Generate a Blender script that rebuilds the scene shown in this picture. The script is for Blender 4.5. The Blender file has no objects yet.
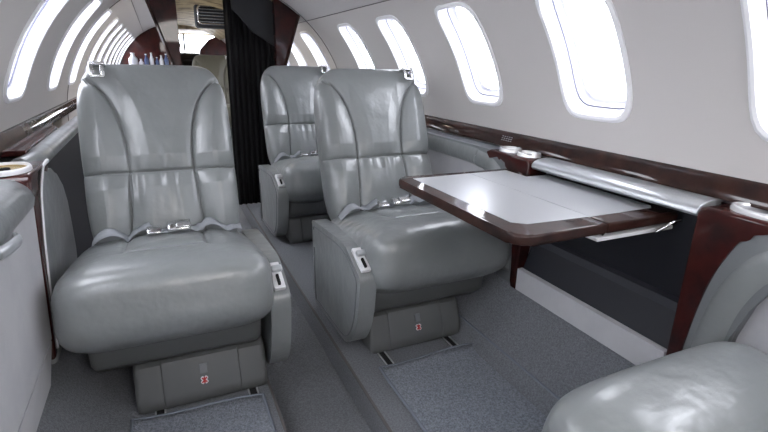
import bpy, bmesh, math, random
from mathutils import Vector, Matrix
random.seed(4)
PI = math.pi
sc = bpy.context.scene
COL = sc.collection

# ------------------------------------------------------------------ materials
def mat(name, col, rough=0.5, metal=0.0, coat=0.0, bump=None, mottled=None, spec=0.5, sheen=0.0):
    m = bpy.data.materials.new(name); m.use_nodes = True
    nt = m.node_tree; n = nt.nodes; l = nt.links
    b = n['Principled BSDF']
    b.inputs['Base Color'].default_value = (*col, 1)
    b.inputs['Roughness'].default_value = rough
    b.inputs['Metallic'].default_value = metal
    b.inputs['Specular IOR Level'].default_value = spec
    b.inputs['Coat Weight'].default_value = coat
    b.inputs['Coat Roughness'].default_value = 0.04 if coat > .5 else 0.22
    b.inputs['Sheen Weight'].default_value = sheen
    tc = n.new('ShaderNodeTexCoord')
    if mottled:
        col2, scale, lo, hi = mottled
        t = n.new('ShaderNodeTexNoise'); t.inputs['Scale'].default_value = scale
        t.inputs['Detail'].default_value = 6; t.inputs['Roughness'].default_value = 0.6
        r = n.new('ShaderNodeValToRGB')
        r.color_ramp.elements[0].position = lo; r.color_ramp.elements[0].color = (*col, 1)
        r.color_ramp.elements[1].position = hi; r.color_ramp.elements[1].color = (*col2, 1)
        l.new(tc.outputs['Object'], t.inputs['Vector']); l.new(t.outputs['Fac'], r.inputs['Fac'])
        l.new(r.outputs['Color'], b.inputs['Base Color'])
    last = None
    for (scale, strength, dist) in (bump or []):
        t = n.new('ShaderNodeTexNoise'); t.inputs['Scale'].default_value = scale
        t.inputs['Detail'].default_value = 3
        bp = n.new('ShaderNodeBump'); bp.inputs['Strength'].default_value = strength
        bp.inputs['Distance'].default_value = dist
        l.new(tc.outputs['Object'], t.inputs['Vector']); l.new(t.outputs['Fac'], bp.inputs['Height'])
        if last: l.new(last.outputs['Normal'], bp.inputs['Normal'])
        last = bp
    if last: l.new(last.outputs['Normal'], b.inputs['Normal'])
    return m

M = {}
M['leather'] = mat('grey leather', (0.20, 0.213, 0.215), 0.30, coat=0.12, bump=[(9, 0.55, 0.014), (38, 0.25, 0.003), (420, 0.25, 0.0006)], mottled=((0.235, 0.248, 0.25), 5, 0.35, 0.7), spec=0.75)
M['leather_dark'] = mat('darker grey leather', (0.17, 0.18, 0.19), 0.42, bump=[(12, 0.3, 0.01), (420, 0.25, 0.0006)])
M['leather_warm_tint'] = mat('grey leather with warm light tint', (0.13, 0.125, 0.095), 0.4, bump=[(9, 0.5, 0.012)])  # grey leather of the far seat, warm light painted in as olive
M['suede'] = mat('pale grey suede', (0.48, 0.48, 0.50), 0.9, bump=[(14, 0.3, 0.006)], mottled=((0.42, 0.42, 0.45), 7, 0.4, 0.7), sheen=0.2)
M['shell'] = mat('warm grey wall fabric', (0.62, 0.59, 0.575), 0.75, bump=[(3, 0.1, 0.01)])
M['ceil'] = mat('ceiling fabric', (0.58, 0.56, 0.555), 0.75)
M['seam'] = mat('grey seam', (0.12, 0.11, 0.11), 0.6)
M['carpet'] = mat('blue grey carpet', (0.125, 0.132, 0.150), 0.95, bump=[(330, 1.0, 0.006)], mottled=((0.22, 0.23, 0.255), 170, 0.35, 0.65), sheen=0.15)
M['mat'] = mat('woven floor mat', (0.13, 0.145, 0.175), 0.95, bump=[(260, 1.0, 0.008)], mottled=((0.30, 0.325, 0.375), 150, 0.35, 0.65), sheen=0.15)
M['binding'] = mat('mat binding', (0.19, 0.21, 0.25), 0.85)
M['wood'] = mat('gloss burgundy burl', (0.016, 0.003, 0.003), 0.5, coat=0.7, spec=0.1, mottled=((0.060, 0.010, 0.008), 9, 0.35, 0.7))
M['wood_brown'] = mat('gloss brown burl', (0.014, 0.005, 0.004), 0.5, coat=0.7, spec=0.1, mottled=((0.045, 0.017, 0.012), 14, 0.35, 0.7))
M['inlay'] = mat('silver grey table inlay', (0.46, 0.47, 0.49), 0.3, metal=0.3, bump=[(600, 0.1, 0.0004)])
M['chrome'] = mat('polished chrome', (0.75, 0.75, 0.76), 0.13, metal=1.0)
M['silver'] = mat('satin silver', (0.55, 0.57, 0.59), 0.33, metal=0.6)
M['rim'] = mat('bright silver rim', (0.8, 0.8, 0.8), 0.25, metal=0.5)
M['white'] = mat('white plastic', (0.78, 0.78, 0.80), 0.4)
M['frame'] = mat('window reveal plastic', (0.52, 0.52, 0.57), 0.5)
M['lip'] = mat('glow-whitened window lip', (0.9, 0.9, 0.92), 0.45)  # outer lip coloured near-white to stand in for the window glow
M['black'] = mat('black cloth', (0.006, 0.006, 0.007), 0.95)
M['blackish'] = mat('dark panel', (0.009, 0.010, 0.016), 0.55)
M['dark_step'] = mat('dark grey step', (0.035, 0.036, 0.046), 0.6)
M['gasket'] = mat('dark window seal', (0.10, 0.10, 0.16), 0.5)
M['plastic'] = mat('grey base cover', (0.125, 0.13, 0.13), 0.45, bump=[(300, 0.2, 0.0005)])
M['red'] = mat('red print', (0.5, 0.03, 0.03), 0.5)
M['belt'] = mat('grey belt webbing', (0.30, 0.315, 0.34), 0.75, bump=[(500, 0.4, 0.001)])
M['gold'] = mat('gold cup insert', (0.62, 0.46, 0.20), 0.25, metal=0.9)
M['beige'] = mat('beige cabin lining', (0.46, 0.36, 0.20), 0.6, mottled=((0.14, 0.10, 0.05), 6, 0.45, 0.65))
M['header'] = mat('charcoal header cloth', (0.03, 0.032, 0.036), 0.8)
M['glassware'] = mat('pale glazed ware', (0.75, 0.76, 0.82), 0.15)
M['blueware'] = mat('blue glazed ware', (0.07, 0.10, 0.22), 0.15)

m = bpy.data.materials.new('window pane'); m.use_nodes = True
nt = m.node_tree; nt.nodes.clear()
o_ = nt.nodes.new('ShaderNodeOutputMaterial'); mx = nt.nodes.new('ShaderNodeMixShader')
tr = nt.nodes.new('ShaderNodeBsdfTransparent'); gl = nt.nodes.new('ShaderNodeBsdfGlossy'); fr = nt.nodes.new('ShaderNodeMath'); lw = nt.nodes.new('ShaderNodeLayerWeight'); fr.operation = 'MULTIPLY'; fr.inputs[1].default_value = .12
tr.inputs['Color'].default_value = (0.96, 0.97, 1, 1); gl.inputs['Roughness'].default_value = 0.02; nt.links.new(lw.outputs['Facing'], fr.inputs[0])
nt.links.new(fr.outputs[0], mx.inputs[0]); nt.links.new(tr.outputs[0], mx.inputs[1]); nt.links.new(gl.outputs[0], mx.inputs[2]); nt.links.new(mx.outputs[0], o_.inputs[0])
M['glass'] = m

# ------------------------------------------------------------------ helpers
def link(name, me, m, parent=None, recenter=True, smooth=False):
    o = bpy.data.objects.new(name, me); COL.objects.link(o)
    if m: me.materials.append(M[m])
    if smooth:
        for p in me.polygons: p.use_smooth = True
    if parent is not None:
        o.parent = parent
    elif recenter:
        vs = [v.co for v in me.vertices]
        c = Vector(((min(v.x for v in vs)+max(v.x for v in vs))/2, (min(v.y for v in vs)+max(v.y for v in vs))/2, min(v.z for v in vs)))
        me.transform(Matrix.Translation(-c)); o.location = c
    return o
def tag(o, label=None, cat=None, group=None, kind=None):
    if label: o['label'] = label
    if cat: o['category'] = cat
    if group: o['group'] = group
    if kind: o['kind'] = kind
    return o
def empty(name, loc, label, cat, group=None, rz=0):
    o = bpy.data.objects.new(name, None); COL.objects.link(o)
    o.location = loc; o.rotation_euler = (0, 0, rz); o.empty_display_size = 0.1
    return tag(o, label, cat, group)
def child(name, bm, m, parent, smooth=False, label=None, sub=None):
    """bm is given in the frame of the top-level thing's world coordinates minus parent's location"""
    me = bpy.data.meshes.new(name); bmesh.ops.recalc_face_normals(bm, faces=bm.faces); bm.to_mesh(me); bm.free()
    o = link(name, me, m, parent, smooth=smooth)
    if label: o['label'] = label
    return o
def top(name, bm, m, smooth=False, **k):
    me = bpy.data.meshes.new(name); bmesh.ops.recalc_face_normals(bm, faces=bm.faces); bm.to_mesh(me); bm.free()
    o = link(name, me, m, None, smooth=smooth)
    return tag(o, **k)
def autosmooth(o, ang=35):
    me = o.data
    for p in me.polygons: p.use_smooth = True
    b = bmesh.new(); b.from_mesh(me)
    for e in b.edges:
        if len(e.link_faces) == 2 and e.calc_face_angle(0) > math.radians(ang): e.smooth = False
    b.to_mesh(me); b.free()
    return o
def box(bm, c, s, bev=0.0, seg=3, rot=None):
    g = bmesh.ops.create_cube(bm, size=1.0)
    vs = g['verts']
    for v in vs: v.co = Vector((v.co.x*s[0], v.co.y*s[1], v.co.z*s[2]))
    if bev:
        es = list({e for v in vs for e in v.link_edges})
        r = bmesh.ops.bevel(bm, geom=es, offset=bev, segments=seg, profile=0.5, affect='EDGES')
        vs = list({v for f in r['faces'] for v in f.verts} | {v for v in vs if v.is_valid})
    mt = Matrix.Translation(Vector(c))
    if rot: mt = mt @ rot
    for v in vs: v.co = mt @ v.co
    return vs
def prism(bm, pts, axis, a, b, bev=0.0, seg=3, fn=None):
    """2-D outline extruded along an axis. axis x: pts=(y,z); y: pts=(x,z); z: pts=(x,y)"""
    def P(p, t):
        return {'x': (t, p[0], p[1]), 'y': (p[0], t, p[1]), 'z': (p[0], p[1], t)}[axis]
    v0 = [bm.verts.new(P(p, a)) for p in pts]; v1 = [bm.verts.new(P(p, b)) for p in pts]
    n = len(pts); caps = [bm.faces.new(v0), bm.faces.new(v1[::-1])]
    for i in range(n): bm.faces.new((v0[i], v1[i], v1[(i+1) % n], v0[(i+1) % n]))
    vs = v0 + v1
    if bev:
        es = list({e for f in caps for e in f.edges})
        r = bmesh.ops.bevel(bm, geom=es, offset=bev, segments=seg, profile=0.5, affect='EDGES', clamp_overlap=True)
        vs = list({v for f in r['faces'] for v in f.verts} | {v for v in vs if v.is_valid})
    if fn:
        for v in vs: v.co = fn(v.co)
    return vs
def rrect(x0, x1, y0, y1, r, seg=8):
    """rounded rectangle outline, r = (bl, br, tr, tl) radii"""
    if not hasattr(r, '__len__'): r = (r,)*4
    out = []
    for (cx, cy, rr, a0) in ((x0, y0, r[0], PI), (x1, y0, r[1], 1.5*PI), (x1, y1, r[2], 0), (x0, y1, r[3], .5*PI)):
        sx = 1 if cx == x0 else -1; sy = 1 if cy == y0 else -1
        if rr <= 0: out.append((cx, cy)); continue
        for k in range(seg+1):
            a = a0 + .5*PI*k/seg
            out.append((cx+sx*rr+rr*math.cos(a), cy+sy*rr+rr*math.sin(a)))
    return out
def cyl(bm, c, r, h, axis='z', n=32, r2=None, cap=True):
    rot = {'z': Matrix(), 'x': Matrix.Rotation(PI/2, 4, 'Y'), 'y': Matrix.Rotation(-PI/2, 4, 'X')}[axis]
    bmesh.ops.create_cone(bm, cap_ends=cap, segments=n, radius1=r, radius2=r if r2 is None else r2, depth=h, matrix=Matrix.Translation(Vector(c)) @ rot)
def lathe(bm, prof, c, n=40, sx=1, sy=1):
    rings = []
    for (r, z) in prof:
        rings.append([bm.verts.new((c[0]+sx*r*math.cos(2*PI*k/n), c[1]+sy*r*math.sin(2*PI*k/n), c[2]+z)) for k in range(n)])
    for a, b in zip(rings, rings[1:]):
        for k in range(n): bm.faces.new((a[k], a[(k+1) % n], b[(k+1) % n], b[k]))
    return rings
def smoothpath(pts, k=8):
    out = []
    P = [Vector(p) for p in pts]; P = [2*P[0]-P[1]] + P + [2*P[-1]-P[-2]]
    for i in range(1, len(P)-2):
        for j in range(k):
            t = j/k; a, b, c, d = P[i-1:i+3]
            out.append(.5*((2*b)+(c-a)*t+(2*a-5*b+4*c-d)*t*t+(3*b-a-3*c+d)*t*t*t))
    out.append(P[-2]); return out
def sweep(bm, path, prof, up=Vector((0, 0, 1)), scale=None):
    """prof = closed list of (side, up) offsets"""
    rings = []
    for i, p in enumerate(path):
        d = (path[min(i+1, len(path)-1)] - path[max(i-1, 0)]).normalized()
        s = d.cross(up).normalized(); u = s.cross(d).normalized()
        k = scale(i/(len(path)-1)) if scale else 1
        rings.append([bm.verts.new(p + s*a*k + u*b*k) for a, b in prof])
    n = len(prof)
    for a, b in zip(rings, rings[1:]):
        for k in range(n): bm.faces.new((a[k], a[(k+1) % n], b[(k+1) % n], b[k]))
    bm.faces.new(rings[0]); bm.faces.new(rings[-1][::-1])
def circ(r, n=16, ry=None): return [(r*math.cos(2*PI*k/n), (ry or r)*math.sin(2*PI*k/n)) for k in range(n)]
def rounded_solid(bm, hx, hy, hz, nx, ny, nz, m, k, pair='xz', fn=None):
    """closed rounded block; exponent m inside the plane of pair, k towards the third axis"""
    idx = {}
    def V(i, j, l):
        key = (i, j, l)
        if key in idx: return idx[key]
        x, y, z = 2*i/nx-1, 2*j/ny-1, 2*l/nz-1
        if pair == 'xz': q = ((abs(x)**m+abs(z)**m)**(k/m)+abs(y)**k)**(1/k)
        elif pair == 'yz': q = ((abs(y)**m+abs(z)**m)**(k/m)+abs(x)**k)**(1/k)
        else: q = ((abs(x)**m+abs(y)**m)**(k/m)+abs(z)**k)**(1/k)
        p = Vector((x/q*hx, y/q*hy, z/q*hz))
        if fn: p = fn(p)
        idx[key] = bm.verts.new(p); return idx[key]
    for i in range(nx):
        for j in range(ny):
            for l in (0, nz): bm.faces.new((V(i, j, l), V(i+1, j, l), V(i+1, j+1, l), V(i, j+1, l)))
    for i in range(nx):
        for l in range(nz):
            for j in (0, ny): bm.faces.new((V(i, j, l), V(i+1, j, l), V(i+1, j, l+1), V(i, j, l+1)))
    for j in range(ny):
        for l in range(nz):
            for i in (0, nx): bm.faces.new((V(i, j, l), V(i, j+1, l), V(i, j+1, l+1), V(i, j, l+1)))

def copy_tree(o, parent=None):
    c = o.copy(); COL.objects.link(c); c.parent = parent
    for ch in list(o.children): copy_tree(ch, c)
    return c

# ------------------------------------------------------------------ cabin shell
CX, CZ, R, RO = 0.40, 0.68, 0.93, 1.01
Y0, Y1 = -1.6, 8.6
def cp(th, y, r=R): return Vector((CX + r*math.cos(th), y, CZ + r*math.sin(th)))
def deg(a): return a*PI/180
TH_R, TH_L = deg(47.9), deg(122.4)
def shell_piece(name, t0, t1, m, cutters=None, n=72):
    bm = bmesh.new()
    ys = [Y0 + (Y1-Y0)*k/34 for k in range(35)]
    gi, go = [], []
    for y in ys:
        gi.append([bm.verts.new(cp(t0+(t1-t0)*k/n, y, R)) for k in range(n+1)])
        go.append([bm.verts.new(cp(t0+(t1-t0)*k/n, y, RO)) for k in range(n+1)])
    for a in range(len(ys)-1):
        for k in range(n):
            bm.faces.new((gi[a][k], gi[a][k+1], gi[a+1][k+1], gi[a+1][k]))
            bm.faces.new((go[a][k], go[a+1][k], go[a+1][k+1], go[a][k+1]))
        bm.faces.new((gi[a][0], gi[a+1][0], go[a+1][0], go[a][0]))
        bm.faces.new((gi[a][n], go[a][n], go[a+1][n], gi[a+1][n]))
    for a, s in ((0, 1), (len(ys)-1, -1)):
        for k in range(n):
            f = (gi[a][k], go[a][k], go[a][k+1], gi[a][k+1]); bm.faces.new(f[::s])
    o = top(name, bm, m, kind='structure')
    if cutters:
        cb = bmesh.new()
        for (yc, hy, tc, ht) in cutters:
            ra = [cb.verts.new(p) for p in hole(yc, hy*1.03, tc, ht*1.03, R-.05)]
            rb = [cb.verts.new(p) for p in hole(yc, hy*1.03, tc, ht*1.03, RO+.05)]
            cb.faces.new(ra); cb.faces.new(rb[::-1]); q = len(ra)
            for k in range(q): cb.faces.new((ra[k], rb[k], rb[(k+1) % q], ra[(k+1) % q]))
        bmesh.ops.recalc_face_normals(cb, faces=cb.faces)
        cm = bpy.data.meshes.new('c'); cb.to_mesh(cm); cb.free()
        co = bpy.data.objects.new('c', cm); COL.objects.link(co)
        md = o.modifiers.new('b', 'BOOLEAN'); md.object = co; md.operation = 'DIFFERENCE'; md.solver = 'EXACT'
        dg = bpy.context.evaluated_depsgraph_get(); ev = o.evaluated_get(dg)
        nm = bpy.data.meshes.new_from_object(ev); o.modifiers.clear(); o.data = nm
        bpy.data.objects.remove(co)
    autosmooth(o, 30)
    return o
def hole(yc, hy, tc, ht, r, n=56, e=5.2):
    out = []
    for k in range(n):
        a = 2*PI*k/n; c, s = math.cos(a), math.sin(a)
        q = (abs(c)**e + abs(s)**e)**(1/e)
        yy = yc + hy*c/q
        out.append(cp(tc + ht*s/q, yy, r))
    return out
bR, tR = deg(16.2), deg(42.2)
bL, tL = deg(180-16.0), deg(180-47.5)
right_y = [-1.25, -.65, -.05, 0.555, 1.160, 1.770, 2.385, 2.995, 3.905, 4.52, 5.13, 5.74, 6.35, 6.96, 7.57, 8.15]
left_y = [-1.25, -.55, .15, .83, 1.50, 2.255, 3.04, 3.70, 4.42, 5.03, 5.68, 6.30, 6.90, 7.50, 8.10]
wr = [(y, .128, (bR+tR)/2, (tR-bR)/2) for y in right_y]
wl = [(y, .155, (bL+tL)/2, (bL-tL)/2) for y in left_y]
shell_piece('wall_right', deg(-62), TH_R, 'shell', wr)
shell_piece('wall_left', TH_L, deg(242), 'shell', wl)
shell_piece('ceiling', TH_R, TH_L, 'ceil')
def window(i, w):
    yc, hy, tc, ht = w
    def ring(bm, s, r): return [bm.verts.new(p) for p in hole(yc, hy*s if s < 1.0 else hy+(s-1)*.13, tc, ht*s if s < 1 else ht+(s-1)*.16, r)]
    def loft(bm, spec, close=False):
        rs = [ring(bm, *x) for x in spec]
        if close: rs.append(rs[0])
        for a, b in zip(rs, rs[1:]):
            for k in range(len(a)): bm.faces.new((a[k], a[(k+1) % len(a)], b[(k+1) % len(a)], b[k]))
    bm = bmesh.new()
    loft(bm, [(1.02, R+.004), (1.0, R-.002), (.985, R+.004), (.96, R+.03), (.90, R+.066), (.86, R+.068), (.86, RO+.002), (1.02, RO+.002)], True)
    me = bpy.data.meshes.new('window'); bmesh.ops.recalc_face_normals(bm, faces=bm.faces); bm.to_mesh(me); bm.free()
    o = link('window_%d' % i, me, 'frame', None, True, True); tag(o, kind='structure')
    off = o.location.copy()
    def sub(name, spec, m, cap=False):
        b = bmesh.new()
        if cap:
            rs = [ring(b, *x) for x in spec]; b.faces.new(rs[0]); b.faces.new(rs[1][::-1])
            for k in range(len(rs[0])): b.faces.new((rs[0][k], rs[0][(k+1) % 56], rs[1][(k+1) % 56], rs[1][k]))
        else: loft(b, spec, True)
        bmesh.ops.translate(b, verts=b.verts, vec=-off)
        return child(name, b, m, o)
    sub('window_seal', [(.942, R+.038), (.930, R+.038), (.930, R+.041), (.942, R+.043)], 'gasket')
    sub('window_lip', [(1.13, R+.004), (1.12, R-.005), (1.06, R-.009), (1.0, R-.006), (.985, R+.004), (.985, R+.008), (1.1, R+.008)], 'lip')
    p = sub('window_pane', [(.872, R+.0655), (.872, R+.0675)], 'glass', True)
    return o
for i, w in enumerate(wr + wl): window(i+1, w)

# panel seams and the frame joint
k = 1
for th in (TH_R, TH_L):
    bm = bmesh.new(); sweep(bm, [cp(th, Y0, R-.001), cp(th, Y1, R-.001)], circ(.0025, 8))
    top('trim_%d' % k, bm, 'seam', kind='structure'); k += 1
for (t0, t1, y) in ((deg(-20), TH_R, 3.60), (deg(200), TH_L, 3.60), (TH_R, TH_L, 3.60)):
    bm = bmesh.new(); sweep(bm, [cp(t0+(t1-t0)*q/40, y, R-.001) for q in range(41)], circ(.0028, 8), up=Vector((0, 1, 0)))
    top('trim_%d' % k, bm, 'seam', kind='structure', smooth=True); k += 1
# burgundy rails along both walls
for s in (1, -1):
    def X(x): return CX + s*(x-CX)
    bm = bmesh.new()
    pr = [(1.335, .826), (1.316, .826), (1.306, .820), (1.287, .780), (1.287, .770), (1.297, .766), (1.335, .766)]
    prism(bm, [(X(a), b) for a, b in pr], 'y', Y0+.02, 8.3, 0)
    o = top('trim_%d' % k, bm, 'wood_brown', kind='structure'); autosmooth(o, 50); k += 1

# floor with dropped aisle and carpet that climbs the wall
RF = R-.012
sec = []
for q in range(13):
    th = deg(-27.0 - 16.5*q/12); p = cp(th, 0, RF); sec.append((p.x, p.z))
sec += [(1.045, .020), (1.02, .006), (.99, 0), (.546, 0), (.540, -.006), (.540, -.11), (.252, -.11), (.252, -.006), (.246, 0), (-.15, 0), (-.19, .006), (-.215, .022)]
for q in range(13):
    th = deg(180+43.5 - 11.5*q/12); p = cp(th, 0, RF); sec.append((p.x, p.z))
sec += [(-.62, .10), (-.62, -.2), (1.42, -.2), (1.42, .25)]
bm = bmesh.new(); prism(bm, sec, 'y', Y0, Y1)
o = top('floor', bm, 'carpet', kind='structure'); autosmooth(o, 40)
for x in (.2475, .5445):
    bm = bmesh.new(); prism(bm, [(x-.004, -.003), (x-.004, .0025), (x+.004, .0025), (x+.004, -.003)], 'y', Y0, 8.2)
    top('trim_%d' % k, bm, 'seam' , kind='structure'); k += 1
# carpet joint line at the foot of the right wall
bm = bmesh.new(); sweep(bm, [Vector((1.075, Y0, .064)), Vector((1.075, 3.4, .064))], circ(.004, 8))
top('trim_%d' % k, bm, 'binding', kind='structure'); k += 1

# end walls
def disc(y0, y1, holes=()):
    bm = bmesh.new()
    pts = [((cp(deg(a), 0, R+.03)).x, cp(deg(a), 0, R+.03).z) for a in range(-48, 229, 4)]
    prism(bm, pts, 'y', y0, y1); return bm
top('wall_back', disc(Y0-.05, Y0), 'shell', kind='structure')
# front bulkhead, with a doorway into the cockpit
bm = bmesh.new()
pts = [(p.x, p.z) for p in [cp(deg(a), 0, R+.02) for a in range(-45, 60, 5)]]
prism(bm, pts + [(.80, 1.40), (.66, 1.25), (.62, 1.0), (.60, 0)], 'y', 8.30, 8.36)
pts = [(p.x, p.z) for p in [cp(deg(a), 0, R+.02) for a in range(100, 226, 5)]]
prism(bm, pts + [(.24, 0), (.24, 1.52)], 'y', 8.30, 8.36)
top('wall_front', bm, 'wood', kind='structure')

# ------------------------------------------------------------------ seats
def gz(d, s): return math.exp(-(d/s)**2)
def seg_dist(x, z, poly):
    best = 9; best_side = 0
    for (ax, az), (bx, bz) in zip(poly, poly[1:]):
        dx, dz = bx-ax, bz-az; t = ((x-ax)*dx+(z-az)*dz)/(dx*dx+dz*dz); t = max(0, min(1, t))
        d = math.hypot(x-ax-t*dx, z-az-t*dz)
        if d < best: best = d
    return best
# local back coordinates: x, z from -0.38..0.38 (middle of the back)
SEAMZ = -.045
curve_up = [(p.x, p.y) for p in smoothpath([(.112, SEAMZ, 0), (.112, .03, 0), (.122, .12, 0), (.145, .20, 0), (.176, .255, 0), (.218, .295, 0), (.30, .308, 0)], 6)]
def back_fn(p):
    x, y, z = p
    # taper a little towards the top and a slight waist
    x = x*(1.0 - .02*max(0, (z-.1)/.28))
    ax = abs(x)
    if y < .02:
        f = min(1, max(0, (.02-y)/.05))
        d1 = abs(z-SEAMZ)
        d2 = seg_dist(ax, z, curve_up) if z > SEAMZ-.01 else math.hypot(ax-.112, 0)
        if z <= SEAMZ: d2 = abs(ax-(.112+.02*max(0, -(z-SEAMZ))/.3))
        groove = .010*gz(d1, .0036) + (.010*gz(d2, .0036))
        puff = .024*min(1, d1/.06)**.5*min(1, d2/.07)**.5
        # gathered pleats around the joint of the middle panels
        if ax < .112:
            pl = math.sin(x*150+3*z)*.003 + math.sin(x*95-11*z)*.003
            if z < SEAMZ: puff += pl*math.exp(-(SEAMZ-z)/.07)*min(1, d1/.01)
            else: puff += pl*.8*math.exp(-(z-SEAMZ)/.045)*min(1, d1/.01)
        # side wings stand forward
        wing = .018*max(0, min(1, (ax-.12)/.08))*max(0, min(1, (z+.36)/.1))
        y += f*(groove - puff - wing)
    return Vector((x, y, z))
def cush_fn(p):
    x, y, z = p
    # y<0 front
    ax = abs(x)
    if z > 0:
        f = min(1, z/.05)
        dch = 9
        if y > -.10:
            d = abs(ax-.125+.10*(y-.3)*0)
            dch = d
        d2 = math.hypot(y+.10, max(0, ax-.125))
        dd = min(dch, d2)
        g = .007*gz(dd, .007)
        puff = .010*min(1, dd/.06)**.7
        pl = 0
        if y > .0: pl = .0014*math.sin(x*80+9*y)
        z += f*(-g + puff + pl)
        z += .010*(1-(x/.28)**2)
    # wrinkled sides near the front corners
    if ax > .24:
        z += .0016*math.sin(y*120+z*60)*min(1, (ax-.24)/.03)
        x += math.copysign(.0018*math.sin(z*160+y*30)*min(1, (ax-.24)/.03), x)
    # softer lower front
    if z < 0: y += -.05*0 + .05*(z/.128)**2*(1 if y < 0 else 0)*min(1, -y/.3)
    return Vector((x, y, z))
def make_seat(name, label, side, loc, rz=0, leather='leather', group=None):
    t = empty(name, loc, label, 'seat', group, rz)
    s = side
    # backrest
    bm = bmesh.new(); rounded_solid(bm, .266, .078, .375, 160, 12, 200, 5.4, 3.0, 'xz', back_fn)
    rot = Matrix.Translation((0, .302, .698)) @ Matrix.Rotation(-deg(20), 4, 'X')
    bmesh.ops.transform(bm, matrix=rot, verts=bm.verts)
    from mathutils.bvhtree import BVHTree
    back_bvh = BVHTree.FromBMesh(bm)
    bk = child('backrest', bm, leather, t, True)
    # small bracket hook on the outboard top corner
    c = rot @ Vector((-s*.178, -.092, .338)); r20 = Matrix.Rotation(-deg(20), 4, 'X')
    bm = bmesh.new(); box(bm, c+Vector((0, .02, .010)), (.052, .055, .012), .005, 3, r20)
    for q in (-.018, .016): box(bm, c+Vector((q, -.022, -.008)), (.014, .012, .040), .004, 3, r20)
    box(bm, c+Vector((0, -.026, -.026)), (.044, .014, .012), .004, 3, r20)
    h = child('hook_bracket', bm, 'chrome', t); autosmooth(h, 40)
    # cushion
    bm = bmesh.new(); rounded_solid(bm, .301, .320, .134, 110, 110, 34, 7.5, 3.9, 'xy', cush_fn)
    bmesh.ops.transform(bm, matrix=Matrix.Translation((-s*.014, -.098, .354)) @ Matrix.Rotation(-deg(10), 4, 'X'), verts=bm.verts)
    from mathutils.bvhtree import BVHTree
    cush_bvh = BVHTree.FromBMesh(bm)
    cu = child('seat_cushion', bm, leather, t, True)
    # under pan
    bm = bmesh.new()
    prism(bm, [(-.300, .205), (-.255, .165), (.24, .155), (.26, .30), (-.32, .30)], 'x', -.255, .245, .02, 4)
    o = child('seat_pan', bm, 'plastic', t); autosmooth(o, 40)
    # base
    bo = s*.052
    bm = bmesh.new()
    prism(bm, [(-.300, .020), (-.292, .006), (.22, .006), (.22, .165), (-.225, .165), (-.262, .150), (-.300, .055)], 'x', bo-.205, bo+.205, .022, 4)
    o = child('base', bm, 'plastic', t); autosmooth(o, 40)
    bm = bmesh.new()
    prism(bm, [(-.307, .024), (-.300, .014), (-.20, .014), (-.20, .170), (-.228, .172), (-.268, .158), (-.307, .058)], 'x', bo-.125, bo+.115, .006, 3)
    dr = child('base_cover', bm, 'plastic', t); autosmooth(dr, 40)
    sl = Matrix.Translation((bo, -.2885, .11)) @ Matrix.Rotation(-math.atan2(.039, .10), 4, 'X')
    bm = bmesh.new(); box(bm, (0, -.001, .012), (.024, .004, .032), .0015, rot=None)
    bmesh.ops.transform(bm, matrix=sl, verts=bm.verts); child('button', bm, 'leather_dark', dr)
    # emblem: red blossom on white petals
    bm = bmesh.new()
    for q in range(4):
        a = PI/4 + q*PI/2; box(bm, (.0075*math.cos(a), -.001, -.026+.0085*math.sin(a)), (.011, .002, .011), .003, 2, Matrix.Rotation(a, 4, 'Y'))
    bmesh.ops.transform(bm, matrix=sl, verts=bm.verts); e = child('emblem', bm, 'white', dr, label='small red and white emblem')
    bm = bmesh.new()
    for a in (PI/4, -PI/4): box(bm, (0, -.0025, -.026), (.022, .0015, .0045), 0, 1, Matrix.Rotation(a, 4, 'Y'))
    box(bm, (0, -.0025, -.026), (.005, .0015, .020))
    bmesh.ops.transform(bm, matrix=sl, verts=bm.verts); child('emblem_print', bm, 'red', e) if False else child('emblem_print', bm, 'red', dr)
    # aisle-side arm
    prof = [(.215, .395), (.195, .415), (-.05, .436), (-.19, .442), (-.245, .430), (-.335, .388), (-.362, .362), (-.360, .30), (-.335, .18), (-.29, .095), (-.235, .048), (-.17, .034), (.15, .026), (.20, .05)]
    sm = smoothpath([(a, b, 0) for a, b in prof] + [(prof[0][0], prof[0][1], 0)], 4)[:-1]
    bm = bmesh.new(); prism(bm, [(p.x, p.y) for p in sm], 'x', s*.268, s*.332, .026, 7)
    arm = child('armrest', bm, leather, t); autosmooth(arm, 50)
    bm = bmesh.new()
    sweep(bm, [Vector((s*.3335, (p.x+.075)*.90-.075, .225+(p.y-.225)*.89)) for p in sm] , circ(.0028, 6), up=Vector((1, 0, 0)))
    child('piping', bm, 'leather_dark', arm, True)
    # latch on the arm's front shoulder
    la = Matrix.Translation((s*.302, -.288, .4135)) @ Matrix.Rotation(-deg(65), 4, 'X')
    bm = bmesh.new(); prism(bm, rrect(-.018, .018, -.066, .046, .004, 3), 'y', -.012, .002, .0015, 2)
    bmesh.ops.transform(bm, matrix=la, verts=bm.verts); lp = child('latch_plate', bm, 'white', arm); autosmooth(lp)
    bm = bmesh.new(); box(bm, (.003, -.022, .008), (.036, .018, .024), .007, 4)
    bmesh.ops.transform(bm, matrix=la, verts=bm.verts); lv = child('lever', bm, 'silver', arm); autosmooth(lv)
    bm = bmesh.new(); box(bm, (0, -.0165, -.035), (.008, .010, .040)); bmesh.ops.transform(bm, matrix=la, verts=bm.verts); child('latch_slot', bm, 'black', arm)
    # belt lying across the cushion
    rb = random.Random(7)
    bm = bmesh.new(); N = 90; rows = []
    def ztop(x, y):
        h = cush_bvh.ray_cast(Vector((x, y, .9)), Vector((0, 0, -1)))[0]; return h.z if h else .44
    def yback(x, z):
        h = back_bvh.ray_cast(Vector((x, -1, z)), Vector((0, 1, 0)))[0]; return h.y if h else .2
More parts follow.
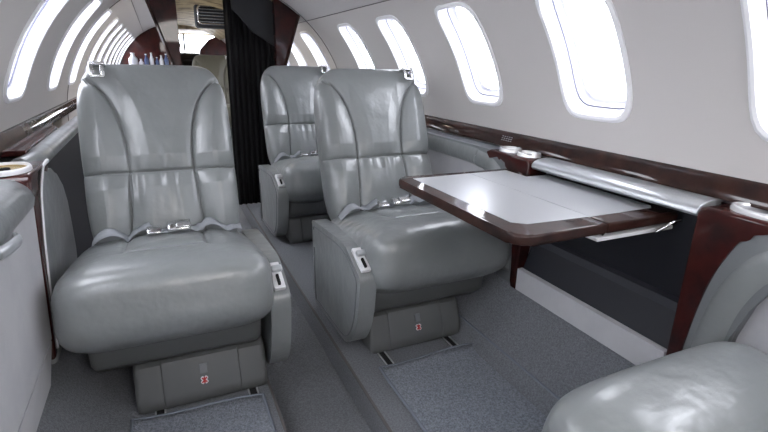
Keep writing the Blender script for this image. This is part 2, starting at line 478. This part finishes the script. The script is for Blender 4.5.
    for q in range(N+1):
        u = q/N; x = -.250 + .500*u
        y0 = yback(x, .49) - .045 - (.010+.012*math.sin(u*13+1))*(1 if abs(u-.5) > .1 else .3)
        tw = (.25 + .5*math.sin(u*19))*(1 if abs(u-.5) > .13 else .15)
        w = .023; row = []
        lift = .006 + .022*abs(math.sin(u*14))*(1 if abs(u-.5) > .1 else .2)
        for a in (-1, -.3, .4, 1):
            yy = y0 + a*w*math.cos(tw); zz = max(ztop(x, yy) + .003, ztop(x, y0) + lift + w*abs(math.sin(tw))*(1+a)*.6)
            for b in (0, .002): row.append(bm.verts.new((x, yy, zz + b)))
        rows.append(row)
    yb = yback(0, .49) - .055; zb = ztop(0, yb) + .014
    for a, b in zip(rows, rows[1:]):
        for c0, c1 in ((0, 2), (2, 4), (4, 6), (7, 5), (5, 3), (3, 1), (1, 0), (6, 7)):
            bm.faces.new((a[c0], a[c1], b[c1], b[c0]))
    be = child('seat_belt', bm, 'belt', t, True)
    bm = bmesh.new(); rx = Matrix.Rotation(deg(22), 4, 'X'); yb -= .010
    box(bm, (.03, yb, zb+.012), (.080, .050, .022), .009, 4, rx); box(bm, (-.052, yb, zb+.006), (.050, .040, .012), .005, 3, rx); box(bm, (.045, yb-.012, zb+.024), (.050, .040, .010), .004, 3, rx)
    bu = child('buckle', bm, 'chrome', be); autosmooth(bu, 40)
    return t

seat_a = make_seat('cabin_armchair', 'grey leather cabin seat on the left of the aisle, whole and nearest on that side', 1, (-.012, 1.75, 0))
seat_b = make_seat('cabin_armchair', 'grey leather armchair right of the aisle, folding table reaching over its cushion', -1, (.900, 1.775, 0))
seat_c = copy_tree(seat_b); seat_c.location = (.905, 3.075, 0)
seat_c['label'] = 'grey leather cabin seat half hidden behind the right-hand seat, in front of the dark curtain'
seat_d = copy_tree(seat_a); seat_d.location = (.855, .165, 0); seat_d.rotation_euler.z = PI
seat_d['label'] = 'grey leather cabin seat at the lower right corner, only its plump cushion front in view'
seat_e = make_seat('cabin_armchair', 'grey cabin seat, warm light painted olive, far forward, seen through the gap in the divider', -1, (.70, 6.6, 0), 0, 'leather_warm_tint'); seat_e.scale = (1, 1, 1.09)

# ------------------------------------------------------------------ seat tracks and floor mats
for (x, y0, y1, lb) in ((.69, 1.33, 1.56, 'short dark seat track, left one before the right-hand seat base'), (.985, 1.33, 1.56, 'short dark seat track, right one before the right-hand seat base'),
                    (-.10, 1.33, 1.50, 'short dark seat track, left one before the left-hand seat base'), (.19, 1.33, 1.50, 'short dark seat track, right one before the left-hand seat base')):
    t = empty('seat_track', (x, (y0+y1)/2, 0), lb, 'track', 'seat tracks in the carpet')
    L = y1-y0
    bm = bmesh.new(); box(bm, (0, 0, .0015), (.032, L, .003)); child('channel', bm, 'black', t)
    for sx in (-1, 1):
        bm = bmesh.new(); box(bm, (sx*.014, 0, .0045), (.005, L, .005), .001, 2); child('rail_lip', bm, 'silver', t)
def floor_mat(x0, x1, y0, y1, skew, label):
    t = empty('floor_mat', ((x0+x1)/2, (y0+y1)/2, 0), label, 'mat', 'loose floor mats')
    W, L = (x1-x0)/2, (y1-y0)/2
    def f(co):
        return Vector((co.x, co.y + skew*co.x, co.z + (.012*math.exp(-((co.y-L)/.03)**2)*(.5+.5*math.sin(co.x*14)))))
    bm = bmesh.new()
    nx, ny = 30, 60; g = [[[bm.verts.new(f(Vector((-W+2*W*i/nx, -L+2*L*j/ny, z)))) for j in range(ny+1)] for i in range(nx+1)] for z in (.002, .011)]
    for i in range(nx):
        for j in range(ny):
            for z in (0, 1): bm.faces.new((g[z][i][j], g[z][i+1][j], g[z][i+1][j+1], g[z][i][j+1]))
    for i in range(nx):
        for j in (0, ny): bm.faces.new((g[0][i][j], g[0][i+1][j], g[1][i+1][j], g[1][i][j]))
    for j in range(ny):
        for i in (0, nx): bm.faces.new((g[0][i][j], g[0][i][j+1], g[1][i][j+1], g[1][i][j]))
    child('pile', bm, 'mat', t, True)
    bm = bmesh.new(); pts = []
    per = [Vector((-W, -L, .008))]
    for (a, b) in (((-W, -L), (-W, L)), ((-W, L), (W, L)), ((W, L), (W, -L))):
        for q in range(1, 31): per.append(Vector((a[0]+(b[0]-a[0])*q/30, a[1]+(b[1]-a[1])*q/30, .008)))
    sweep(bm, [f(p) for p in per], circ(.0055, 8))
    child('bound_edge', bm, 'binding', t, True)
    return t
floor_mat(.640, 1.045, -.55, 1.385, .0, 'speckled blue-grey floor mat before the right-hand seat')
floor_mat(-.180, .215, -.55, 1.415, -.10, 'speckled blue-grey floor mat before the left-hand seat')

# ------------------------------------------------------------------ side ledges: pedestals, padding, lids
def clampR(bm, off=Vector((0, 0, 0)), rr=R-.003):
    for v in bm.verts:
        q = v.co - off; dx, dz = q.x-CX, q.z-CZ; r_ = math.hypot(dx, dz)
        if r_ > rr: v.co.x += dx*(rr/r_-1); v.co.z += dz*(rr/r_-1)
def arch(e, d, g=1):
    """pedestal edge curve; e = straight edge, d=+1 the curved side lies at larger y"""
    pts = [(.26, .72), (.185, .742), (.155, .735), (.118, .715), (.09, .66), (.068, .59), (.052, .50), (.040, .38), (.034, .27)]
    return [(e + d*p.x, p.y) for p in smoothpath([(a, b, 0) for a, b in pts], 4)]
def mx(s, x): return CX + s*(x-CX)
def shear(bm):
    for v in bm.verts: v.co.y -= .23*(.745-v.co.z)
def pedestal(s, e, d, xf, label, cups, sec=.26):
    t = empty('side_pedestal', (mx(s, xf+.05), e+d*.08, .24), label, 'cabinet', 'burgundy pedestals on the side ledges')
    off = -Vector(t.location)
    bm = bmesh.new()
    top_z = .764
    body = [(e, .245), (e, top_z-.02), (e+d*.006, top_z-.006), (e+d*.02, top_z), (e+d*.235, top_z), (e+d*.26, top_z-.01), (e+d*.26, .745)]
    body += [(y, z) for y, z in arch(e, d)[1:]] + [(e+d*.034, .245)]
    prism(bm, body, 'x', mx(s, xf), mx(s, 1.30), .012, 5)
    if s < 0: shear(bm)
    clampR(bm)
    bmesh.ops.translate(bm, verts=bm.verts, vec=off)
    o = child('body', bm, 'wood', t); autosmooth(o, 35)
    for (cx, cy, r, rx, gold) in cups:
        bm = bmesh.new(); c = Vector((mx(s, cx), cy, top_z)) + off
        lathe(bm, [(r-.006, .009), (r*.86, .005), (r*.6, .002), (.0005, .0015)][::-1], c, 40, rx, 1)
        cu = child('cup_well', bm, 'silver' if not gold else 'gold', t, True)
        bm = bmesh.new(); lathe(bm, [(r-.010, .0), (r-.009, .011), (r-.006, .0145), (r-.001, .014), (r+.002, .009), (r+.003, 0)], c, 40, rx, 1)
        child('cup_rim', bm, 'white' if gold else 'rim', t, True)
        if gold:
            bm = bmesh.new(); lathe(bm, [(.013, 0), (.013, .006), (.0005, .006)], c+Vector((0, 0, .003)), 24, 1, 1); child('cup_drain', bm, 'black', t, True)
    return t
def side_pad(s, e, d, xf, y_end, label, wide=0, recess='suede'):
    """padded leather surround with arched recess; runs from the pedestal to y_end"""
    t = empty('side_padding', (mx(s, 1.26), (e+y_end)/2, .25), label, 'wall padding', 'padded leather side panels')
    off = -Vector(t.location)
    A = arch(e, d)
    outer = [(A[-1][0], .25)] + [p for p in A[::-1] if abs(p[0]-e) < .19] + [(e+d*.185, .756), (e+d*.26, .762), (y_end, .762)]
    inner = [(y_end, .695), (e+d*.36, .695), (e+d*.29, .688), (e+d*.235, .665), (e+d*.19, .62), (e+d*.158, .55), (e+d*.138, .46), (e+d*.128, .36), (e+d*.124, .25)]
    inner = [inner[0]] + [(a+d*wide, b) for a, b in inner[1:]]
    pts = outer + inner
    bm = bmesh.new(); prism(bm, pts, 'x', mx(s, xf+.006), mx(s, 1.30), .012, 4)
    if s < 0: shear(bm)
    clampR(bm)
    # fatten the aisle side so that the top roll reads as a bolster
    bmesh.ops.translate(bm, verts=bm.verts, vec=off)
    o = child('surround', bm, 'leather_dark', t); autosmooth(o, 60)
    bm = bmesh.new()
    sm = smoothpath([(0, a, b) for a, b in [(y_end, .722), (e+d*.50, .722), (e+d*.33, .716), (e+d*.24, .702), (e+d*.165, .655), (e+d*.118, .56), (e+d*.095, .44), (e+d*.085, .30)]], 8)
    sweep(bm, [Vector((mx(s, xf+.020), p.y, p.z)) + off for p in sm], circ(.042, 18, .022), up=Vector((1, 0, 0)))
    if s < 0:
        bmesh.ops.translate(bm, verts=bm.verts, vec=-off); shear(bm); bmesh.ops.translate(bm, verts=bm.verts, vec=off)
    o = child('bolster', bm, 'leather', t, True)
    bm = bmesh.new(); lo, hi = sorted((e+d*.10, y_end))
    prism(bm, rrect(lo, hi, .27, .74, .02), 'x', mx(s, 1.255), mx(s, 1.30), 0)
    clampR(bm)
    bmesh.ops.translate(bm, verts=bm.verts, vec=off)
    child('recess_panel', bm, recess, t)
    return t
pedestal(1, .72, -1, 1.20, 'burgundy gloss pedestal at the right edge, near end of the table bay', [(1.262, .590, .085, .55, False)])
pedestal(1, 1.345, 1, 1.20, 'burgundy gloss pedestal past the far edge of the table, two cup holders on top', [(1.254, 1.410, .046, .85, False), (1.254, 1.520, .046, .85, False)])
pedestal(-1, 1.60, 1, 1.15, 'burgundy gloss pedestal by the left wall, gold-lined cup holder on top', [(1.225, 1.69, .078, .80, True)])
side_pad(1, .72, -1, 1.20, -.9, 'grey padded side panel beside the seat at the right edge')
side_pad(1, 1.345, 1, 1.20, 3.35, 'grey padded side panel under the right-hand rail, behind the table')
def lobe_pad():
    t = empty('side_padding', (-.40, 2.3, .10), 'grey padded side panel between the left wall and left-hand seat', 'wall padding', 'padded leather side panels')
    off = -Vector(t.location)
    A = arch(1.60, 1)
    lobe = [(A[-1][0], .215)] + [p for p in A[::-1] if abs(p[0]-1.60) < .19] + [(1.80, .745), (1.90, .728), (2.0, .695), (2.08, .64), (2.13, .57), (2.155, .48), (2.16, .38), (2.15, .215)]
    bm = bmesh.new(); prism(bm, lobe, 'x', -.352, -.43, .014, 5); shear(bm); clampR(bm); bmesh.ops.translate(bm, verts=bm.verts, vec=off)
    o = child('surround', bm, 'leather', t); autosmooth(o, 60)
    sm = smoothpath([(-.435, 1.90, .735), (-.405, 1.96, .745), (-.40, 2.1, .752), (-.40, 2.6, .756), (-.40, 3.4, .756)], 8)
    bm = bmesh.new(); sweep(bm, [p + off for p in sm], circ(.036, 18, .030)); o = child('bolster', bm, 'leather', t, True)
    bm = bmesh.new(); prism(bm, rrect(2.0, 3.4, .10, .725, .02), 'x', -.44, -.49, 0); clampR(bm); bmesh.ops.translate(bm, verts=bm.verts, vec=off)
    child('recess_panel', bm, 'blackish', t)  # left recess coloured near-black in place of the shadow inside it
lobe_pad()

# table bay on the right
t = empty('table_bay', (1.25, 1.03, .25), 'open dark table bay under the folding table, pale sill along its foot', 'bay'); off = -Vector(t.location)
def ch(name, bm, m, **k):
    clampR(bm); bmesh.ops.translate(bm, verts=bm.verts, vec=off); return child(name, bm, m, t, **k)
bm = bmesh.new(); prism(bm, [(1.200, .250), (1.215, .250), (1.222, .338), (1.200, .338)], 'y', .722, 1.343, .002, 2); ch('sill', bm, 'suede', label='pale grey sill')
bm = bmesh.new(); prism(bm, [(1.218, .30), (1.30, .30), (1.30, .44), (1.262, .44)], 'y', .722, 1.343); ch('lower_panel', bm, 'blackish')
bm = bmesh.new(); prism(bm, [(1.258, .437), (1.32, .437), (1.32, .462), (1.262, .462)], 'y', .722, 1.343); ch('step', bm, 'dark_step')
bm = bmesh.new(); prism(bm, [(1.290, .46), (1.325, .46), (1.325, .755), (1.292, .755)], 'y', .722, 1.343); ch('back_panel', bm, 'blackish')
bm = bmesh.new(); lid = [(1.30, .769), (1.26, .769), (1.235, .766), (1.217, .759), (1.208, .749), (1.207, .738), (1.214, .731), (1.30, .731)]
prism(bm, lid, 'y', .724, 1.340, .003, 3); o = ch('lid', bm, 'silver', label='rounded silver-grey lid'); autosmooth(o, 40)

# stowed bay on the left
t = empty('table_bay', (-.38, .80, .16), 'closed table bay by the left wall, pale suede door under a leather arm pad', 'bay'); off = -Vector(t.location)
bm = bmesh.new(); prism(bm, [(-.350, .70), (-.362, .712), (-.45, .712), (-.45, .30), (-.395, .30), (-.352, .31)], 'y', -.4, 1.595, .003, 2); shear(bm)
d_ = ch('door_panel', bm, 'suede')
bm = bmesh.new(); prism(bm, [(-.352, .305), (-.45, .305), (-.43, .175), (-.372, .165)], 'y', -.4, 1.590, .003, 2); shear(bm); ch('kick_panel', bm, 'suede')
bm = bmesh.new(); sm = smoothpath([(-.348, 1.21, .675), (-.335, 1.24, .677), (-.333, 1.28, .674), (-.335, 1.32, .670), (-.348, 1.345, .667)], 5)
sweep(bm, sm, circ(.008, 10, .014)); bmesh.ops.translate(bm, verts=bm.verts, vec=off); child('handle', bm, 'silver', d_, True)
bm = bmesh.new(); lid = [(mx(-1, a-.05), b-.040) for a, b in [(1.365, .806), (1.275, .804), (1.235, .797), (1.215, .783), (1.200, .765), (1.195, .745), (1.200, .722), (1.365, .74)]]
prism(bm, lid, 'y', -.4, 1.590, .004, 3); o = ch('arm_pad', bm, 'leather'); autosmooth(o, 40)
# bright edge strip on the left pedestal
bm = bmesh.new(); sm = smoothpath([(-.352, y, z) for y, z in [(1.86, .760), (1.785, .755), (1.752, .735), (1.712, .70), (1.692, .66), (1.668, .58), (1.652, .50), (1.641, .38), (1.635, .26)]], 6)
sweep(bm, sm, circ(.006, 8), up=Vector((1, 0, 0))); shear(bm); top('edge_strip', bm, 'white', True, label='thin white curved edging beside the left burgundy pedestal', cat='trim strip')

bm = bmesh.new(); prism(bm, [(-.50, 1.95), (-.425, 1.95), (-.43, 2.60), (-.50, 2.85)], 'z', .762, .782, .003, 2); clampR(bm)
t = empty('ledge_panel', (-.46, 2.35, .762), 'flat burgundy panel on the left ledge beyond the gold cup holder', 'panel'); bmesh.ops.translate(bm, verts=bm.verts, vec=-Vector(t.location)); child('slab', bm, 'wood', t)
# small louvre plates on the rails
for (s, y, lb) in ((1, 1.60, 'small slotted plate on the right-hand rail beyond the cup holders'), (-1, 1.66, 'small slotted plate on the left-hand rail near the gold cup holder')):
    t = empty('vent_plate', (mx(s, 1.2965), y, .800), lb, 'vent', None)
    tilt = Matrix.Rotation(s*math.atan2(.019, .048), 4, 'Y')
    for r_ in range(3):
        for c_ in range(5):
            bm = bmesh.new(); box(bm, tilt @ Vector((-s*.0015, (c_-2)*.014, (r_-1)*.008)), (.003, .009, .003), .001, 1, tilt)
            child('slot', bm, 'silver', t)

# ------------------------------------------------------------------ folding table
t = empty('folding_table', (1.0, 1.13, .66), 'glossy burgundy-edged folding table with silver-grey inlay, pulled out on the right', 'table'); off = -Vector(t.location)
bm = bmesh.new(); prism(bm, rrect(.718, .9995, .808, 1.460, (.045, 0, 0, .035)), 'z', .682, .711, .008, 5); o = ch('table_leaf', bm, 'wood_brown'); autosmooth(o, 35); leafA = o
bm = bmesh.new(); prism(bm, [(1.0015, .808), (1.265, .808), (1.285, .825), (1.285, 1.335), (1.190, 1.335), (1.190, 1.460), (1.0015, 1.460)], 'z', .682, .711, .007, 4); o = ch('table_leaf', bm, 'wood_brown'); autosmooth(o, 35); leafB = o
bm = bmesh.new(); prism(bm, [(.770, .905), (.800, .878), (.9993, .868), (.9993, 1.425), (.765, 1.418)], 'z', .709, .7118); bmesh.ops.translate(bm, verts=bm.verts, vec=off); child('inlay', bm, 'inlay', leafA)
bm = bmesh.new(); prism(bm, [(1.0017, .868), (1.235, .868), (1.255, .885), (1.255, 1.31), (1.165, 1.31), (1.165, 1.425), (1.0017, 1.425)], 'z', .709, .7118); bmesh.ops.translate(bm, verts=bm.verts, vec=off); child('inlay', bm, 'inlay', leafB)
bm = bmesh.new(); box(bm, (1.13, .900, .664), (.29, .16, .012), .003, 3)
o = ch('slide_plate', bm, 'white', label='white slide plate'); autosmooth(o)
for y in (.86, 1.38):
    bm = bmesh.new(); cyl(bm, (1.0005, y, .680), .006, .08, 'y', 16); ch('hinge', bm, 'chrome', smooth=False)
bm = bmesh.new(); sweep(bm, smoothpath([(1.175, .80, .668), (1.185, .785, .685), (1.20, .775, .70), (1.225, .77, .705)], 6), circ(.004, 8)); ch('stay', bm, 'chrome', smooth=True)

# ------------------------------------------------------------------ dividers, curtain, header
def divider(pts, y0, y1, label):
    bm = bmesh.new(); prism(bm, pts, 'y', y0, y1, .003, 2)
    t = empty('cabin_divider', (sum(p[0] for p in pts)/len(pts), (y0+y1)/2, 0), label, 'divider', 'burgundy dividers')
    off = -Vector(t.location); bmesh.ops.translate(bm, verts=bm.verts, vec=off); child('panel', bm, 'wood', t)
    a, b = pts[0], pts[1]
    bm = bmesh.new(); sweep(bm, [Vector((a[0], y0-.004, a[1]))+off, Vector((b[0], y0-.004, b[1]))+off, Vector((pts[2][0], y0-.004, pts[2][1]))+off], circ(.011, 8), up=Vector((0, 1, 0))); child('edge_moulding', bm, 'wood_brown', t)
    return t
divider([(.998, 1.471), (.865, 1.052), (.85, 0), (.805, 0), (.805, 1.575)], 3.64, 3.70, 'tapered burgundy divider panel right of the black curtain')
divider([(-.02, 1.50), (.108, 1.07), (.125, 0), (.167, 0), (.167, 1.60)], 3.64, 3.70, 'tapered burgundy divider panel above the left-hand seat back')
# curtain
bm = bmesh.new(); N = 60; fr_, bk_ = [], []
for q in range(N+1):
    u = q/N; x = .475 + .35*u
    y = 3.76 + .012*math.sin(u*2*PI*9)
    zt = 1.495 - .0*u
    fr_.append([bm.verts.new((x, y, z)) for z in (.01, .5, 1.0, zt)]); bk_.append([bm.verts.new((x, y+.006, z)) for z in (.01, .5, 1.0, zt)])
for a in range(N):
    for j in range(3):
        bm.faces.new((fr_[a][j], fr_[a+1][j], fr_[a+1][j+1], fr_[a][j+1])); bm.faces.new((bk_[a][j], bk_[a][j+1], bk_[a+1][j+1], bk_[a+1][j]))
    for j in (0, 3): bm.faces.new((fr_[a][j], bk_[a][j], bk_[a+1][j], fr_[a+1][j]))
for a in (0, N):
    for j in range(3): bm.faces.new((fr_[a][j], fr_[a][j+1], bk_[a][j+1], bk_[a][j]))
top('curtain', bm, 'black', True, label='black curtain drawn beside the aisle opening, left of the right divider', cat='curtain')
bm = bmesh.new(); hp = [(.525, 1.43), (.57, 1.39), (.66, 1.285), (.82, 1.19), (.82, 1.50), (.70, 1.56), (.525, 1.59)]
prism(bm, hp, 'y', 3.71, 3.735, .004, 2); top('curtain_header', bm, 'header', label='charcoal header cloth over the black curtain', cat='curtain header')

# overhead grille ahead of the divider
t = empty('overhead_vent', (.555, 5.2, 1.36), 'chrome-framed overhead vent with dark slats, hanging beyond the divider', 'vent'); 
def sub(name, bm, m, **k): return child(name, bm, m, t, **k)
bm = bmesh.new(); box(bm, (0, .12, .14), (.30, .22, .22), .03, 4); sub('housing', bm, 'header')
bm = bmesh.new(); pr_ = rrect(-.13, .13, .06, .22, .03, 6)
pts = [Vector((a, 0, b)) for a, b in pr_]; pts.append(pts[0]); sweep(bm, pts, circ(.009, 8), up=Vector((0, 1, 0))); sub('frame', bm, 'chrome', smooth=True)
for q in range(5):
    bm = bmesh.new(); box(bm, (0, -.004, .083+q*.028), (.24, .02, .010), .002, 2, Matrix.Rotation(.5, 4, 'X')); sub('slat', bm, 'chrome')

# forward lining: beige ceiling liner beyond the divider
bm = bmesh.new(); vi = []
nn = 40
a_ = [[bm.verts.new(cp(deg(52)+deg(51)*k/nn, y, r)) for k in range(nn+1)] for y, r in ((3.7, R-.02), (8.29, R-.02))]
b_ = [[bm.verts.new(cp(deg(52)+deg(51)*k/nn, y, R-.006)) for k in range(nn+1)] for y in (3.7, 8.29)]
for k_ in range(nn):
    bm.faces.new((a_[0][k_], a_[1][k_], a_[1][k_+1], a_[0][k_+1])); bm.faces.new((b_[0][k_], b_[0][k_+1], b_[1][k_+1], b_[1][k_]))
    for e in (0, 1): bm.faces.new((a_[e][k_], a_[e][k_+1], b_[e][k_+1], b_[e][k_]))
for e in (0, nn): bm.faces.new((a_[0][e], b_[0][e], b_[1][e], a_[1][e]))
top('ceiling_liner', bm, 'beige', True, label='beige ceiling liner beyond the burgundy dividers', cat='ceiling panel')

# galley ledge at the far left end, with pale wares
bm = bmesh.new(); prism(bm, [(-.47, .20), (-.50, .96), (.20, .96), (.20, 0), (-.2, 0.03)], 'y', 7.95, 8.29, .006, 2); top('galley_cabinet', bm, 'blackish', label='dark galley cabinet at the far end, left of the cockpit doorway', cat='cabinet')
rg = random.Random(3)
wares = [('round white bottle, leftmost on the far galley cabinet', 'glassware', .06, .21), ('pale squat jar beside the leftmost bottle on the galley', 'glassware', .035, .13), ('blue-black bottle, first of the dark ones on the galley', 'blueware', .03, .20),
         ('tall pale bottle between two dark bottles on the galley', 'glassware', .028, .22), ('blue-black bottle in the middle of the galley row', 'blueware', .026, .16), ('pale bottle right of the galley row middle', 'glassware', .03, .19), ('blue-black bottle, rightmost on the far galley', 'blueware', .03, .21)]
xs = [-.27, -.17, -.10, -.03, .04, .10, .165]
for (lb, m_, r_, h_), x in zip(wares, xs):
    t = empty('bottle', (x, 8.08, .961), lb, 'bottle', 'wares on the far galley')
    bm = bmesh.new(); lathe(bm, [(.0005, 0), (r_, 0), (r_*1.02, .01), (r_, h_*.6), (r_*.5, h_*.78), (r_*.38, h_*.84), (r_*.38, h_*.93)], (0, 0, 0), 20); sub('body', bm, m_, smooth=True)
    bm = bmesh.new(); lathe(bm, [(r_*.44, h_*.92), (r_*.46, h_), (.0005, h_)], (0, 0, 0), 20); sub('cap', bm, 'silver', smooth=True)

# ------------------------------------------------------------------ cockpit
t = empty('instrument_panel', (.35, 9.2, .0), 'dark instrument panel below the cockpit windscreen', 'instrument panel')
bm = bmesh.new(); prism(bm, [(0, .2), (.0, 1.10), (.05, 1.20), (.35, 1.22), (.35, .2)], 'x', -.55, .75, .02, 3); sub('glareshield', bm, 'blackish')
for x in (-.3, -.05, .2):
    bm = bmesh.new(); box(bm, (x, -.004, 1.0), (.2, .01, .15), .004, 2); sub('display', bm, 'black')
# cockpit shell with windscreen openings
bm = bmesh.new()
for (x0, x1) in ((-.62, -.52), (1.32, 1.42)): box(bm, ((x0+x1)/2, 9.1, .7), (x1-x0, 1.4, 1.8))
box(bm, (.4, 9.1, 1.62), (2.0, 1.4, .16)); box(bm, (.4, 9.72, 1.66), (2.0, .10, .27)); box(bm, (.4, 9.1, -.1), (2.0, 1.4, .2))
box(bm, (.4, 9.75, .45), (2.0, .08, 1.1))
top('wall_cockpit', bm, 'beige', kind='structure')
t = empty('window_windscreen', (.4, 9.75, 1.0), None, None); tag(t, kind='structure'); t.name = 'window_40'
bm = bmesh.new(); box(bm, (.12, 0, .28), (.03, .05, .60), .005); sub('window_post', bm, 'blackish')
bm = bmesh.new(); box(bm, (.0, 0, .28), (1.8, .006, .56)); sub('window_pane', bm, 'glass')
t = empty('sun_visor', (.36, 9.3, 1.33), 'small grey sun visor under the cockpit roof', 'visor')
bm = bmesh.new(); box(bm, (0, 0, 0), (.16, .01, .07), .004, 2, Matrix.Rotation(.3, 4, 'X')); sub('blade', bm, 'leather_dark')
bm = bmesh.new(); cyl(bm, (0, .01, .13), .008, .2, 'z', 12); sub('arm', bm, 'black')
bm = bmesh.new(); box(bm, (.70, 8.288, 1.09), (.13, .01, .15), .004, 2); top('wall_placard', bm, 'leather_dark', label='small grey panel on the burgundy wall by the cockpit door', cat='panel')

# ------------------------------------------------------------------ light
w = bpy.data.worlds.new('World'); sc.world = w; w.use_nodes = True
bg = w.node_tree.nodes['Background']; bg.inputs['Color'].default_value = (0.97, 0.98, 1.0, 1); bg.inputs['Strength'].default_value = 8.8
def area(name, loc, rot, sx, sy, power, col=(1, 1, 1)):
    l = bpy.data.lights.new(name, 'AREA'); l.shape = 'RECTANGLE'; l.size = sx; l.size_y = sy; l.energy = power; l.color = col
    o = bpy.data.objects.new(name, l); COL.objects.link(o); o.location = loc; o.rotation_euler = rot; return o
area('added_fill_light', (.40, -.55, 1.57), (deg(15), 0, 0), .6, 1.6, 23, (1, .97, .94))  # unseen fill lamp added overhead behind the camera to brighten the cabin
area('forward_lamp', (.40, 4.15, 1.575), (0, 0, 0), .25, .4, 3.5, (1, .88, .70))

# ------------------------------------------------------------------ camera
cd = bpy.data.cameras.new('Camera'); cam = bpy.data.objects.new('Camera', cd); COL.objects.link(cam); sc.camera = cam
cd.sensor_width = 36; cd.lens = 22.5; cd.clip_start = .02
V1 = Vector((-230, -156, 480)).normalized(); V2 = Vector((1106, -126, 480)); V2 = (V2 - V2.dot(V1)*V1).normalized(); U = -V1.cross(V2)
if U.y > 0: U = -U
right = Vector((V2[0], V1[0], U[0])); down = Vector((V2[1], V1[1], U[1])); fwd = Vector((V2[2], V1[2], U[2]))
mw = Matrix.Identity(4)
for i in range(3): mw[i][0] = right[i]; mw[i][1] = -down[i]; mw[i][2] = -fwd[i]
mw[0][3], mw[1][3], mw[2][3] = 0, 0, 1.08
cam.matrix_world = mw

vs = sc.view_settings; vs.view_transform = 'Standard'; vs.look = 'None'; vs.gamma = 1; vs.use_curve_mapping = False; vs.exposure = 0.45
